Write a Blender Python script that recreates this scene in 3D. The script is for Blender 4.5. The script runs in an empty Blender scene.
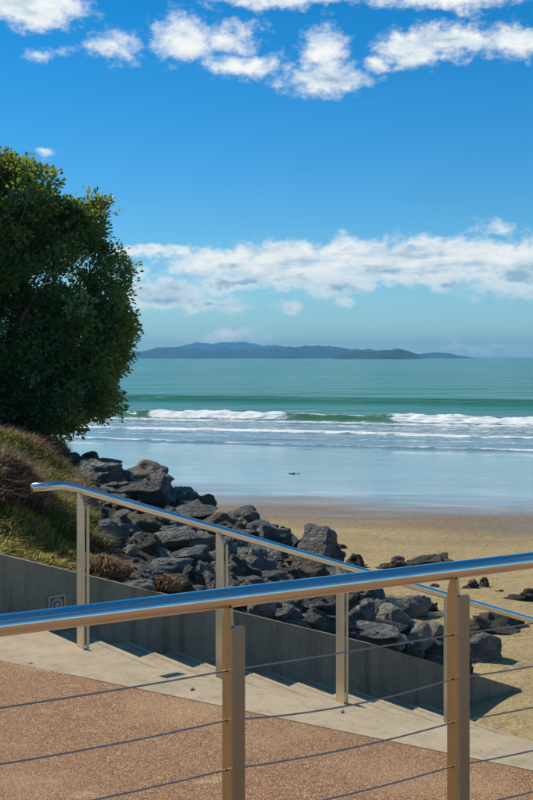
import bpy, bmesh, math, random
import numpy as np
from mathutils import Vector, Matrix, noise as mnoise

random.seed(7)
RNG = np.random.default_rng(11)
SC = bpy.context.scene
COL = SC.collection

# ------------------------------------------------------------------ camera
F = 1111.0                      # focal length in photo pixels (533 x 800)
CX, HY = 266.5, 357.5           # principal column, horizon row
EYE = 1.65
cam_data = bpy.data.cameras.new("camera")
cam = bpy.data.objects.new("camera", cam_data)
COL.objects.link(cam)
cam_data.sensor_fit = 'VERTICAL'
cam_data.sensor_height = 36.0
cam_data.lens = 36.0 * F / 800.0
cam_data.shift_y = -(400.0 - HY) / 800.0
cam_data.clip_start = 0.05
cam_data.clip_end = 120000.0
cam.location = (0, 0, EYE)
cam.rotation_euler = (math.radians(90), 0, 0)
SC.camera = cam

# ------------------------------------------------------------------ light
SUN_EL = math.radians(47.4)
SUN_AZ = math.atan2(-0.818, 0.424)          # from +Y, clockwise towards +X
SUN_DIR = Vector((math.sin(SUN_AZ) * math.cos(SUN_EL), math.cos(SUN_AZ) * math.cos(SUN_EL), math.sin(SUN_EL)))
sun_data = bpy.data.lights.new("sun", 'SUN')
sun_data.energy = 4.2
sun_data.angle = math.radians(0.5)
sun_data.color = (1.0, 0.93, 0.80)
sun = bpy.data.objects.new("sun", sun_data)
COL.objects.link(sun)
sun.rotation_euler = SUN_DIR.to_track_quat('Z', 'Y').to_euler()
sun.location = (-20, 8, 25)

SC.view_settings.view_transform = 'Standard'
SC.view_settings.look = 'None'
SC.view_settings.exposure = 0.14
SC.view_settings.gamma = 1.0
SC.cycles.max_bounces = 4
SC.cycles.volume_bounces = 0
SC.cycles.diffuse_bounces = 2
SC.cycles.glossy_bounces = 3


class NT:
    """tiny helper for node trees"""
    def __init__(self, tree):
        self.t = tree
        self.n = tree.nodes
        self.n.clear()

    def new(self, typ, **kw):
        nd = self.n.new(typ)
        for k, v in kw.items():
            setattr(nd, k, v)
        return nd

    def link(self, a, b):
        self.t.links.new(a, b)

    def put(self, sock, v):
        if hasattr(v, 'is_output'):
            self.link(v, sock)
        elif v is not None:
            if isinstance(v, (tuple, list)) and sock.type == 'RGBA' and len(v) == 3:
                v = (*v, 1)
            sock.default_value = v

    def math(self, op, a, b=None, c=None, clamp=False):
        nd = self.new('ShaderNodeMath', operation=op, use_clamp=clamp)
        for i, v in enumerate((a, b, c)):
            if v is not None:
                self.put(nd.inputs[i], v)
        return nd.outputs[0]

    def vmath(self, op, a, b=None, out=0):
        nd = self.new('ShaderNodeVectorMath', operation=op)
        self.put(nd.inputs[0], a)
        if b is not None:
            if op == 'SCALE':
                self.put(nd.inputs['Scale'], b)
            else:
                self.put(nd.inputs[1], b)
        return nd.outputs[out]

    def mix(self, f, a, b, mode='MIX'):
        nd = self.new('ShaderNodeMix', data_type='RGBA', blend_type=mode)
        self.put(nd.inputs[0], f)
        self.put(nd.inputs[6], a)
        self.put(nd.inputs[7], b)
        return nd.outputs[2]

    def noise(self, vec, scale, detail=4, rough=0.55, dist=0.0, out=0):
        nd = self.new('ShaderNodeTexNoise')
        if vec is not None:
            self.link(vec, nd.inputs['Vector'])
        nd.inputs['Scale'].default_value = scale
        nd.inputs['Detail'].default_value = detail
        nd.inputs['Roughness'].default_value = rough
        nd.inputs['Distortion'].default_value = dist
        return nd.outputs[out]

    def voronoi(self, vec, scale, feature='F1', out='Distance'):
        nd = self.new('ShaderNodeTexVoronoi', feature=feature)
        self.link(vec, nd.inputs['Vector'])
        nd.inputs['Scale'].default_value = scale
        return nd.outputs[out]

    def ramp(self, fac, stops, interp='LINEAR'):
        nd = self.new('ShaderNodeValToRGB')
        cr = nd.color_ramp
        cr.interpolation = interp
        while len(cr.elements) < len(stops):
            cr.elements.new(0.5)
        for el, (p, c) in zip(cr.elements, stops):
            el.position = p
            if not isinstance(c, (tuple, list)):
                c = (c, c, c)
            el.color = (*c[:3], 1)
        self.put(nd.inputs[0], fac)
        return nd.outputs[0]

    def mapr(self, v, a, b, c=0.0, d=1.0, smooth=False):
        nd = self.new('ShaderNodeMapRange')
        if smooth:
            nd.interpolation_type = 'SMOOTHSTEP'
        self.put(nd.inputs[0], v)
        for i, x in enumerate((a, b, c, d)):
            nd.inputs[1 + i].default_value = x
        return nd.outputs[0]

    def coord(self, which='Object'):
        return self.new('ShaderNodeTexCoord').outputs[which]

    def scale(self, vec, s):
        return self.vmath('MULTIPLY', vec, s)

    def bump(self, h, strength=0.3, dist=0.01, normal=None):
        nd = self.new('ShaderNodeBump')
        nd.inputs['Strength'].default_value = strength
        nd.inputs['Distance'].default_value = dist
        self.put(nd.inputs['Height'], h)
        if normal is not None:
            self.link(normal, nd.inputs['Normal'])
        return nd.outputs[0]


def material(name):
    m = bpy.data.materials.new(name)
    m.use_nodes = True
    nt = NT(m.node_tree)
    out = nt.new('ShaderNodeOutputMaterial')
    bs = nt.new('ShaderNodeBsdfPrincipled')
    nt.link(bs.outputs[0], out.inputs[0])
    return m, nt, bs, out


# ------------------------------------------------------------------ world: sky and clouds
world = bpy.data.worlds.new("World")
SC.world = world
world.use_nodes = True


def az_el(px, py):
    x = (px - CX) / F
    z = (HY - py) / F
    return math.atan2(x, 1.0), math.atan2(z, math.hypot(x, 1.0))


def build_world():
    nt = NT(world.node_tree)
    out = nt.new('ShaderNodeOutputWorld')
    sky = nt.new('ShaderNodeTexSky', sky_type='NISHITA')
    sky.sun_disc = False
    sky.sun_elevation = SUN_EL
    sky.sun_rotation = SUN_AZ
    sky.altitude = 0
    sky.air_density = 1.0
    sky.dust_density = 0.0
    sky.ozone_density = 5.0
    hsv = nt.new('ShaderNodeHueSaturation')
    hsv.inputs['Hue'].default_value = 0.491
    hsv.inputs['Saturation'].default_value = 1.40
    hsv.inputs['Value'].default_value = 1.0
    nt.link(sky.outputs[0], hsv.inputs['Color'])
    bg = nt.new('ShaderNodeBackground')
    nt.link(nt.vmath('MULTIPLY', hsv.outputs[0], (0.72, 0.94, 1.06)), bg.inputs[0])
    bg.inputs[1].default_value = 0.10
    d = nt.coord('Generated')
    sep = nt.new('ShaderNodeSeparateXYZ')
    nt.link(d, sep.inputs[0])
    az = nt.math('ARCTAN2', sep.outputs[0], sep.outputs[1])
    el = nt.math('ARCSINE', sep.outputs[2])
    comb = nt.new('ShaderNodeCombineXYZ')
    nt.link(az, comb.inputs[0])
    nt.link(el, comb.inputs[1])
    p = comb.outputs[0]
    # domain warp so the outlines billow
    wn = nt.noise(nt.scale(p, (1.0, 1.5, 1.0)), 26, 5, 0.6, out=1)
    warp = nt.vmath('SCALE', nt.vmath('SUBTRACT', wn, (0.5, 0.5, 0.5)), 0.036)
    pw = nt.vmath('ADD', p, warp)
    clouds = [  # centre and radii in photo pixels, strength
        (30, 6, 66, 24, 1.0), (112, 48, 34, 16, .45), (186, 38, 38, 30, .85), (240, 64, 46, 15, .72),
        (225, 36, 40, 18, .55), (322, 56, 26, 34, .75), (326, 80, 52, 20, .72), (412, 48, 48, 19, .8),
        (455, 40, 50, 20, .9), (515, 40, 50, 22, .85), (285, -2, 80, 11, .7), (440, -2, 90, 14, .8),
        (47, 155, 11, 7, .45), (378, 66, 14, 12, .5), (45, 52, 22, 7, .35),
        (300, 265, 95, 25, 1.1), (420, 263, 140, 29, 1.2), (540, 267, 120, 30, 1.2), (222, 260, 66, 19, .9),
        (150, 250, 66, 8, .8), (352, 250, 50, 18, .95), (160, 293, 54, 23, 1.05), (208, 304, 44, 13, .7),
        (288, 306, 16, 7, .6), (498, 229, 32, 9, .5), (225, 338, 60, 8, .55), (480, 349, 70, 5, .5),
        (240, 282, 60, 14, .9), (340, 280, 60, 16, .8), (345, 297, 12, 8, .5),
        (-120, 265, 130, 24, 1.0), (-330, 290, 120, 22, .95), (760, 280, 130, 26, 1.0), (1000, 255, 160, 30, .95),
        (-200, 40, 90, 34, .95), (-420, 90, 70, 30, .9), (720, 60, 80, 30, .95), (930, 20, 90, 34, .9),
    ]
    g = None
    for (px, py, rx, ry, s) in clouds:
        a, e = az_el(px, py)
        rel = nt.vmath('MULTIPLY', nt.vmath('SUBTRACT', pw, (a, e, 0)), (F / rx, F / ry, 0))
        ln = nt.vmath('LENGTH', rel, out=1)
        v = nt.math('MULTIPLY_ADD', ln, -s, s)
        g = v if g is None else nt.math('MAXIMUM', g, v)
    # the same kind of cloud field goes on round the rest of the sky
    gen = nt.noise(nt.scale(d, (1.0, 1.0, 2.6)), 3.2, 4, 0.55)
    far = nt.mapr(nt.math('ABSOLUTE', az), 0.75, 1.0, 0, 1)
    gg = nt.math('MULTIPLY', nt.mapr(gen, 0.56, 0.75, -0.1, 0.8), far)
    up = nt.mapr(sep.outputs[2], 0.0, 0.05, 0, 1)
    gg = nt.math('SUBTRACT', nt.math('MULTIPLY', gg, up), nt.math('SUBTRACT', 1.0, far))
    g = nt.math('MAXIMUM', g, gg)
    fine = nt.noise(nt.scale(p, (1.0, 1.35, 1.0)), 62, 8, 0.66)
    m = nt.math('ADD', g, nt.math('MULTIPLY', nt.math('SUBTRACT', fine, 0.5), 1.35))
    alpha = nt.mapr(m, -0.10, 0.66, 0, 0.97, smooth=True)
    # self shading: compare density with the density a little towards the sun
    n1 = nt.noise(nt.scale(p, (1.0, 2.0, 1.0)), 22, 5, 0.55)
    p2 = nt.vmath('ADD', p, (-0.006, 0.010, 0))
    n2 = nt.noise(nt.scale(p2, (1.0, 2.0, 1.0)), 22, 5, 0.55)
    sh = nt.math('MULTIPLY_ADD', nt.math('SUBTRACT', n1, n2), 2.4, 0.56)
    stre = nt.noise(nt.scale(p, (1.0, 7.0, 1.0)), 8, 5, 0.55)
    core = nt.math('MULTIPLY', nt.mapr(m, 0.38, 0.85, 0, 1), nt.mapr(stre, 0.44, 0.64, 0, 0.80))
    sh = nt.math('SUBTRACT', nt.math('ADD', sh, 0.38), core, clamp=True)
    sh = nt.math('SUBTRACT', sh, nt.math('MULTIPLY', nt.math('MULTIPLY', nt.mapr(el, 0.084, 0.060, 0, 0.6, smooth=True), nt.mapr(el, 0.036, 0.050)), nt.mapr(m, 0.25, 0.7)), clamp=True)
    ccol = nt.ramp(sh, [(0.0, (0.30, 0.46, 0.58)), (0.5, (0.64, 0.73, 0.78)), (1.0, (0.92, 0.92, 0.88))])
    bgc = nt.new('ShaderNodeBackground')
    nt.link(ccol, bgc.inputs[0])
    bgc.inputs[1].default_value = 1.0
    mx = nt.new('ShaderNodeMixShader')
    nt.link(alpha, mx.inputs[0])
    nt.link(bg.outputs[0], mx.inputs[1])
    nt.link(bgc.outputs[0], mx.inputs[2])
    nt.link(mx.outputs[0], out.inputs[0])


build_world()

# ------------------------------------------------------------------ object helpers


def tag(o, label=None, cat=None, group=None, kind=None):
    if label:
        o["label"] = label
    if cat:
        o["category"] = cat
    if group:
        o["group"] = group
    if kind:
        o["kind"] = kind
    return o


def link(o, parent=None):
    COL.objects.link(o)
    if parent is not None:
        o.parent = parent
    return o


def empty(name, loc, rz=0.0):
    o = bpy.data.objects.new(name, None)
    o.empty_display_size = 0.2
    o.location = loc
    o.rotation_euler = (0, 0, rz)
    return link(o)


def np_mesh(name, V, Fc, mat, smooth=True, attrs=None):
    """V (n,3), Fc (m,k) arrays"""
    V = np.asarray(V, dtype=np.float32)
    Fc = np.asarray(Fc, dtype=np.int32)
    me = bpy.data.meshes.new(name)
    m, k = Fc.shape
    me.vertices.add(len(V))
    me.vertices.foreach_set("co", V.ravel())
    me.loops.add(m * k)
    me.loops.foreach_set("vertex_index", Fc.ravel())
    me.polygons.add(m)
    me.polygons.foreach_set("loop_start", np.arange(0, m * k, k, dtype=np.int32))
    me.polygons.foreach_set("loop_total", np.full(m, k, dtype=np.int32))
    me.polygons.foreach_set("use_smooth", np.full(m, smooth, dtype=bool))
    if attrs:
        for an, av in attrs.items():
            at = me.attributes.new(an, 'FLOAT', 'POINT')
            at.data.foreach_set("value", np.asarray(av, dtype=np.float32))
    me.update()
    me.validate()
    if mat:
        me.materials.append(mat)
    return me


def bm_obj(name, bm, mat, parent=None, smooth=False):
    bmesh.ops.recalc_face_normals(bm, faces=bm.faces)
    me = bpy.data.meshes.new(name)
    bm.to_mesh(me)
    bm.free()
    me.materials.append(mat)
    if smooth:
        for p in me.polygons:
            p.use_smooth = True
    o = bpy.data.objects.new(name, me)
    return link(o, parent)


def prism(bm, pts, z0, z1):
    """vertical prism from plan polygon; z0/z1 scalars or lists"""
    n = len(pts)
    zb = z0 if isinstance(z0, (list, tuple)) else [z0] * n
    zt = z1 if isinstance(z1, (list, tuple)) else [z1] * n
    b = [bm.verts.new((p[0], p[1], z)) for p, z in zip(pts, zb)]
    t = [bm.verts.new((p[0], p[1], z)) for p, z in zip(pts, zt)]
    bm.faces.new(b[::-1])
    bm.faces.new(t)
    for i in range(n):
        j = (i + 1) % n
        bm.faces.new((b[i], b[j], t[j], t[i]))


def bevel_all(bm, w, seg=2, ang=0.5):
    es = [e for e in bm.edges if len(e.link_faces) == 2 and e.calc_face_angle(0) > ang]
    bmesh.ops.bevel(bm, geom=es, offset=w, segments=seg, affect='EDGES', profile=0.5)


def tube_bm(bm, path, r, seg=24, cap=True):
    path = [Vector(p) for p in path]
    rings = []
    for i, p in enumerate(path):
        if i == 0:
            t = path[1] - p
        elif i == len(path) - 1:
            t = p - path[-2]
        else:
            t = (path[i + 1] - p).normalized() + (p - path[i - 1]).normalized()
        t.normalize()
        up = Vector((0, 0, 1))
        if abs(t.z) > 0.95:
            up = Vector((1, 0, 0))
        a = t.cross(up).normalized()
        b = a.cross(t)
        rings.append([bm.verts.new(p + a * (r * math.cos(2 * math.pi * k / seg)) + b * (r * math.sin(2 * math.pi * k / seg))) for k in range(seg)])
    for i in range(len(rings) - 1):
        for k in range(seg):
            bm.faces.new((rings[i][k], rings[i][(k + 1) % seg], rings[i + 1][(k + 1) % seg], rings[i + 1][k]))
    if cap:
        bm.faces.new(rings[0][::-1])
        bm.faces.new(rings[-1])


def fbm(x, y, z=0.0, oct=4):
    return mnoise.fractal(Vector((x, y, z)), 1.0, 2.0, oct)


# ------------------------------------------------------------------ materials
def mat_concrete(name, base, dark, stain=0.5, bumpy=0.25):
    m, nt, bs, out = material(name)
    c = nt.coord('Object')
    n1 = nt.noise(c, 2.2, 6, 0.6)
    n2 = nt.noise(c, 38, 5, 0.65)
    n3 = nt.noise(nt.scale(c, (6, 6, 0.7)), 1.6, 5, 0.6)
    col = nt.mix(nt.mapr(n1, 0.35, 0.68), base, dark)
    col = nt.mix(nt.math('MULTIPLY', nt.mapr(n3, 0.48, 0.7), stain), col, tuple(x * 0.55 for x in dark))
    col = nt.mix(nt.mapr(n2, 0.35, 0.75, 0, 0.35), col, tuple(min(1, x * 1.35) for x in base))
    # air holes
    vo = nt.voronoi(c, 17)
    hole = nt.mapr(vo, 0.05, 0.11, 1, 0)
    rnd = nt.mapr(nt.noise(c, 9, 2), 0.5, 0.56)
    hole = nt.math('MULTIPLY', hole, rnd)
    col = nt.mix(hole, col, tuple(x * 0.35 for x in dark))
    nt.put(bs.inputs['Base Color'], col)
    bs.inputs['Roughness'].default_value = 0.85
    bs.inputs['Specular IOR Level'].default_value = 0.3
    h = nt.math('SUBTRACT', nt.math('MULTIPLY', n2, 0.6), hole)
    nt.put(bs.inputs['Normal'], nt.bump(h, bumpy, 0.008))
    return m


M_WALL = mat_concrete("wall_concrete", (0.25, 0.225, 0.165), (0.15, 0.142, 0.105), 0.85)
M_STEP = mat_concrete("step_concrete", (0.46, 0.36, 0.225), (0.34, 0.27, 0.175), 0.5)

M_NOSING = mat_concrete("nosing_concrete", (0.38, 0.30, 0.195), (0.28, 0.225, 0.15), 0.5)


def mat_paving():
    m, nt, bs, out = material("exposed_aggregate")
    c = nt.coord('Object')
    v = nt.new('ShaderNodeTexVoronoi')
    nt.link(c, v.inputs['Vector'])
    v.inputs['Scale'].default_value = 135
    sepc = nt.new('ShaderNodeSeparateColor')
    nt.link(v.outputs['Color'], sepc.inputs[0])
    stone = nt.ramp(sepc.outputs[0], [(0.0, (0.20, 0.095, 0.05)), (0.2, (0.44, 0.23, 0.125)), (0.42, (0.33, 0.165, 0.09)),
                                      (0.6, (0.55, 0.34, 0.20)), (0.78, (0.25, 0.13, 0.08)), (0.9, (0.66, 0.48, 0.31)), (0.955, (0.05, 0.035, 0.03))], 'CONSTANT')
    grout = (0.23, 0.135, 0.08)
    edge = nt.mapr(v.outputs['Distance'], 0.35, 0.62)
    col = nt.mix(nt.math('MULTIPLY', edge, 0.7), stone, grout)
    big = nt.noise(c, 1.3, 5, 0.6)
    col = nt.mix(nt.mapr(big, 0.50, 0.72, 0, 0.5), col, (0.50, 0.36, 0.24))
    sp = nt.noise(nt.scale(c, (1, 2.2, 1)), 3.3, 5, 0.7)
    col = nt.mix(nt.mapr(sp, 0.60, 0.70, 0, 0.6), col, (0.56, 0.44, 0.31))
    col = nt.mix(nt.mapr(nt.noise(c, 0.6, 3), 0.4, 0.65, 0, 0.3), col, (0.24, 0.125, 0.07))
    col = nt.vmath('MULTIPLY', col, (1.02, 0.93, 0.70))
    nt.put(bs.inputs['Base Color'], col)
    bs.inputs['Roughness'].default_value = 0.8
    h = nt.mapr(v.outputs['Distance'], 0.0, 0.6, 1, 0)
    nt.put(bs.inputs['Normal'], nt.bump(h, 0.9, 0.004))
    return m


M_PAVE = mat_paving()


def mat_steel(name, rough, base=(0.62, 0.60, 0.56), tint=(0.50, 0.40, 0.26), amt=0.25, aniso=0.0):
    m, nt, bs, out = material(name)
    c = nt.coord('Object')
    n = nt.noise(nt.scale(c, (5, 5, 1.2)), 2.2, 4, 0.55)
    spots = nt.mapr(nt.noise(c, 60, 3, 0.6), 0.66, 0.74)
    col = nt.mix(nt.mapr(n, 0.4, 0.72, 0, amt), base, tint)
    col = nt.mix(nt.math('MULTIPLY', spots, amt), col, (0.28, 0.17, 0.08))
    nt.put(bs.inputs['Base Color'], col)
    bs.inputs['Metallic'].default_value = 1.0
    nt.put(bs.inputs['Roughness'], nt.mapr(n, 0.3, 0.7, rough * 0.8, rough * 1.25))
    return m


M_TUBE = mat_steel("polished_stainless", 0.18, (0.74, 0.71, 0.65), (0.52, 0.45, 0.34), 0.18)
M_POST = mat_steel("brushed_stainless_shaded", 0.36, (0.46, 0.345, 0.185), (0.30, 0.205, 0.09), 0.6)  # tall guard plates: shade and warm reflection put into the steel colour
M_PLATE = mat_steel("stainless_shaded_grey", 0.40, (0.33, 0.315, 0.26), (0.27, 0.24, 0.17), 0.4)  # same steel on the front plates, their greyer shade painted into the colour
M_POST2 = mat_steel("stainless_sunlit", 0.45, (0.66, 0.555, 0.39), (0.56, 0.44, 0.28), 0.5)  # same steel again, lightened so the sunlit look of the handrail posts is painted in
for _n in M_POST2.node_tree.nodes:
    if _n.type == 'BSDF_PRINCIPLED':
        _n.inputs['Metallic'].default_value = 0.7
M_CABLE = mat_steel("wire_rope_steel", 0.42, (0.36, 0.35, 0.33), (0.30, 0.26, 0.2), 0.4)


def mat_sand():
    m, nt, bs, out = material("beach_sand")
    c = nt.coord('Object')
    at = nt.new('ShaderNodeAttribute', attribute_name='wet')
    wet0 = at.outputs['Fac']
    streak = nt.noise(nt.scale(c, (0.16, 0.55, 1)), 1.0, 5, 0.6)
    wsum = nt.math('ADD', wet0, nt.math('MULTIPLY', nt.math('SUBTRACT', streak, 0.5), 0.7))
    damp = nt.mapr(wsum, 0.08, 0.50, 0, 1, smooth=True)
    wet = nt.mapr(wsum, 0.38, 0.92, 0, 1, smooth=True)
    n1 = nt.noise(c, 0.9, 6, 0.6)
    n2 = nt.noise(c, 26, 4, 0.6)
    dry = nt.mix(nt.mapr(n1, 0.35, 0.7), (0.45, 0.335, 0.165), (0.35, 0.26, 0.125))
    dry = nt.mix(nt.mapr(n2, 0.55, 0.8, 0, 0.4), dry, (0.30, 0.20, 0.095))
    # scattered shell and weed specks
    vs = nt.voronoi(nt.scale(c, (1, 0.8, 1)), 4.5)
    spk = nt.math('MULTIPLY', nt.mapr(vs, 0.05, 0.09, 1, 0), nt.mapr(nt.noise(c, 0.7, 3), 0.52, 0.60))
    dry = nt.mix(nt.math('MULTIPLY', spk, 0.8), dry, (0.075, 0.055, 0.03))
    vs2 = nt.voronoi(nt.scale(c, (1, 0.8, 1)), 1.7)
    spk2 = nt.math('MULTIPLY', nt.mapr(vs2, 0.05, 0.10, 1, 0), nt.mapr(nt.noise(c, 0.23, 3), 0.50, 0.60))
    wcol = nt.mix(nt.mapr(n1, 0.35, 0.7), (0.20, 0.165, 0.115), (0.155, 0.13, 0.095))
    col = nt.mix(damp, dry, (0.235, 0.17, 0.10))
    col = nt.mix(wet, col, wcol)
    col = nt.mix(nt.math('MULTIPLY', spk2, 0.75), col, (0.05, 0.04, 0.03))
    nt.put(bs.inputs['Base Color'], col)
    film = nt.noise(nt.scale(c, (0.10, 0.42, 1)), 1.4, 5, 0.6)
    rw = nt.mapr(film, 0.36, 0.62, 0.12, 0.24)
    mixr = nt.new('ShaderNodeMix', data_type='FLOAT')
    nt.put(mixr.inputs[0], wet)
    nt.put(mixr.inputs[2], nt.mapr(damp, 0, 1, 0.95, 0.6))
    nt.put(mixr.inputs[3], rw)
    nt.put(bs.inputs['Roughness'], mixr.outputs[0])
    nt.put(bs.inputs['Specular IOR Level'], nt.mapr(wet, 0, 1, 0.15, 0.8))
    nt.put(bs.inputs['Coat Weight'], wet)
    bs.inputs['Coat IOR'].default_value = 1.4
    nt.put(bs.inputs['Coat Roughness'], nt.mapr(film, 0.36, 0.62, 0.04, 0.16))
    h = nt.math('ADD', nt.math('MULTIPLY', n2, 0.25), nt.noise(nt.scale(c, (1, 1.5, 1)), 5.5, 5, 0.6))
    bstr = nt.mapr(wet, 0, 0.8, 0.85, 0.012)
    b = nt.new('ShaderNodeBump')
    b.inputs['Distance'].default_value = 0.10
    nt.put(b.inputs['Strength'], bstr)
    nt.put(b.inputs['Height'], h)
    nt.put(bs.inputs['Normal'], b.outputs[0])
    return m


M_SAND = mat_sand()


def mat_sea():
    m, nt, bs, out = material("sea_water")
    c = nt.coord('Object')
    foam0 = nt.new('ShaderNodeAttribute', attribute_name='foam').outputs['Fac']
    shal = nt.new('ShaderNodeAttribute', attribute_name='shallow').outputs['Fac']
    face = nt.new('ShaderNodeAttribute', attribute_name='face').outputs['Fac']
    n1 = nt.noise(nt.scale(c, (0.02, 0.006, 1)), 1.0, 5, 0.6)
    col = nt.mix(nt.mapr(n1, 0.35, 0.65), (0.010, 0.150, 0.092), (0.020, 0.205, 0.124))
    col = nt.mix(shal, col, (0.13, 0.22, 0.24))
    col = nt.mix(face, col, (0.060, 0.15, 0.060))
    fn = nt.noise(nt.scale(c, (0.9, 1.6, 3.0)), 2.2, 7, 0.72)
    lace = nt.noise(nt.scale(c, (0.35, 1.3, 1)), 0.9, 6, 0.7)
    fn2 = nt.math('ADD', nt.math('MULTIPLY', fn, 0.6), nt.math('MULTIPLY', lace, 0.4))
    foam = nt.mapr(nt.math('ADD', foam0, nt.math('MULTIPLY', nt.math('SUBTRACT', fn2, 0.5), 2.3)), 0.36, 0.66, 0, 1, smooth=True)
    col = nt.mix(foam, col, (0.80, 0.81, 0.78))
    nt.put(bs.inputs['Base Color'], col)
    nt.put(bs.inputs['Roughness'], nt.mapr(foam, 0, 1, 0.16, 0.85))
    nt.put(bs.inputs['Specular IOR Level'], nt.mapr(foam, 0, 1, 0.24, 0.1))
    bs.inputs['IOR'].default_value = 1.33
    w1 = nt.noise(nt.scale(c, (0.8, 2.0, 1)), 0.8, 5, 0.6)
    w2 = nt.noise(nt.scale(c, (0.05, 0.20, 1)), 1.0, 5, 0.65)
    w3 = nt.noise(nt.scale(c, (0.012, 0.035, 1)), 1.0, 5, 0.7)
    h = nt.math('ADD', nt.math('MULTIPLY', w1, 0.45), nt.math('ADD', nt.math('MULTIPLY', w2, 2.2), nt.math('MULTIPLY', w3, 9.0)))
    h = nt.math('ADD', h, nt.math('MULTIPLY', foam, nt.math('MULTIPLY', fn, 0.5)))
    b = nt.new('ShaderNodeBump')
    b.inputs['Distance'].default_value = 0.55
    nt.put(b.inputs['Strength'], nt.mapr(shal, 0, 1, 0.85, 0.30))
    nt.put(b.inputs['Height'], h)
    nt.put(bs.inputs['Normal'], b.outputs[0])
    return m


M_SEA = mat_sea()


def mat_rock(name, a, b, c_, lich=0.3, rough=0.75):
    m, nt, bs, out = material(name)
    c = nt.coord('Object')
    oi = nt.new('ShaderNodeObjectInfo')
    off = nt.vmath('SCALE', oi.outputs['Location'], 3.7)
    p = nt.vmath('ADD', c, off)
    n1 = nt.noise(p, 2.0, 6, 0.62, 0.4)
    n2 = nt.noise(p, 9, 6, 0.65)
    n3 = nt.noise(nt.scale(p, (1, 1, 4)), 3.2, 5, 0.6, 0.8)
    col = nt.mix(nt.mapr(n1, 0.35, 0.65), a, b)
    col = nt.mix(nt.mapr(n3, 0.56, 0.66, 0, 0.7), col, c_)
    col = nt.mix(nt.math('MULTIPLY', nt.mapr(n2, 0.60, 0.72), lich), col, (0.34, 0.27, 0.13))
    col = nt.mix(nt.mapr(nt.noise(p, 30, 4, 0.7), 0.58, 0.7, 0, 0.5), col, tuple(x * 0.4 for x in a))
    val = nt.mapr(oi.outputs['Random'], 0, 1, 0.55, 1.55)
    bs.inputs['Specular IOR Level'].default_value = 0.6
    col = nt.mix(1.0, col, nt.new('ShaderNodeCombineColor').outputs[0], 'MULTIPLY') if False else nt.vmath('SCALE', col, val)
    nt.put(bs.inputs['Base Color'], col)
    nt.put(bs.inputs['Roughness'], nt.mapr(n1, 0.3, 0.7, rough - 0.15, rough + 0.1))
    h = nt.math('ADD', nt.math('MULTIPLY', n1, 0.9), nt.math('ADD', nt.math('MULTIPLY', n3, 0.5), nt.math('MULTIPLY', n2, 0.7)))
    nt.put(bs.inputs['Normal'], nt.bump(h, 0.9, 0.2))
    return m


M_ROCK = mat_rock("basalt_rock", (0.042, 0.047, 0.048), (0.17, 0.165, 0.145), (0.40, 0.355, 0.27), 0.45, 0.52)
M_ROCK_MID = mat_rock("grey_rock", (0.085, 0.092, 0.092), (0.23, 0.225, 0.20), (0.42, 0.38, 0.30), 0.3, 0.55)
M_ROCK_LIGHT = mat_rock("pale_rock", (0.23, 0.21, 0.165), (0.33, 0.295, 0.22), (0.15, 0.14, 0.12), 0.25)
M_ROCK_BROWN = mat_rock("lichen_rock", (0.075, 0.06, 0.04), (0.15, 0.115, 0.06), (0.27, 0.20, 0.09), 0.8)
M_ROCK_WET = mat_rock("weedy_rock", (0.045, 0.038, 0.026), (0.085, 0.068, 0.042), (0.13, 0.105, 0.065), 0.35, 0.8)


def mat_soil():
    m, nt, bs, out = material("bank_soil")
    c = nt.coord('Object')
    n1 = nt.noise(c, 3, 6, 0.65)
    n2 = nt.noise(c, 22, 5, 0.7)
    col = nt.mix(nt.mapr(n1, 0.35, 0.65), (0.026, 0.022, 0.015), (0.05, 0.038, 0.024))
    col = nt.mix(nt.mapr(n2, 0.5, 0.75, 0, 0.6), col, (0.03, 0.026, 0.017))
    nt.put(bs.inputs['Base Color'], col)
    bs.inputs['Roughness'].default_value = 0.95
    nt.put(bs.inputs['Normal'], nt.bump(nt.math('ADD', n1, n2), 1.0, 0.06))
    return m


M_SOIL = mat_soil()


def mat_leaf(name, lo, hi, trans, seedscale=5.0, rough=0.45, tr=0.35):
    m, nt, bs, out = material(name)
    v = nt.new('ShaderNodeAttribute', attribute_name='tint').outputs['Fac']
    col = nt.ramp(v, [(0.0, lo), (0.6, hi), (1.0, tuple(min(1, x * 1.5) for x in hi))])
    nt.put(bs.inputs['Base Color'], col)
    bs.inputs['Roughness'].default_value = rough
    bs.inputs['Specular IOR Level'].default_value = 0.55
    t = nt.new('ShaderNodeBsdfTranslucent')
    t.inputs[0].default_value = (*trans, 1)
    mx = nt.new('ShaderNodeMixShader')
    mx.inputs[0].default_value = tr
    nt.link(bs.outputs[0], mx.inputs[1])
    nt.link(t.outputs[0], mx.inputs[2])
    nt.link(mx.outputs[0], out.inputs[0])
    return m


M_LEAF = mat_leaf("tree_leaf", (0.016, 0.055, 0.030), (0.100, 0.225, 0.095), (0.42, 0.46, 0.04), tr=0.34, rough=0.30)


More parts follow.
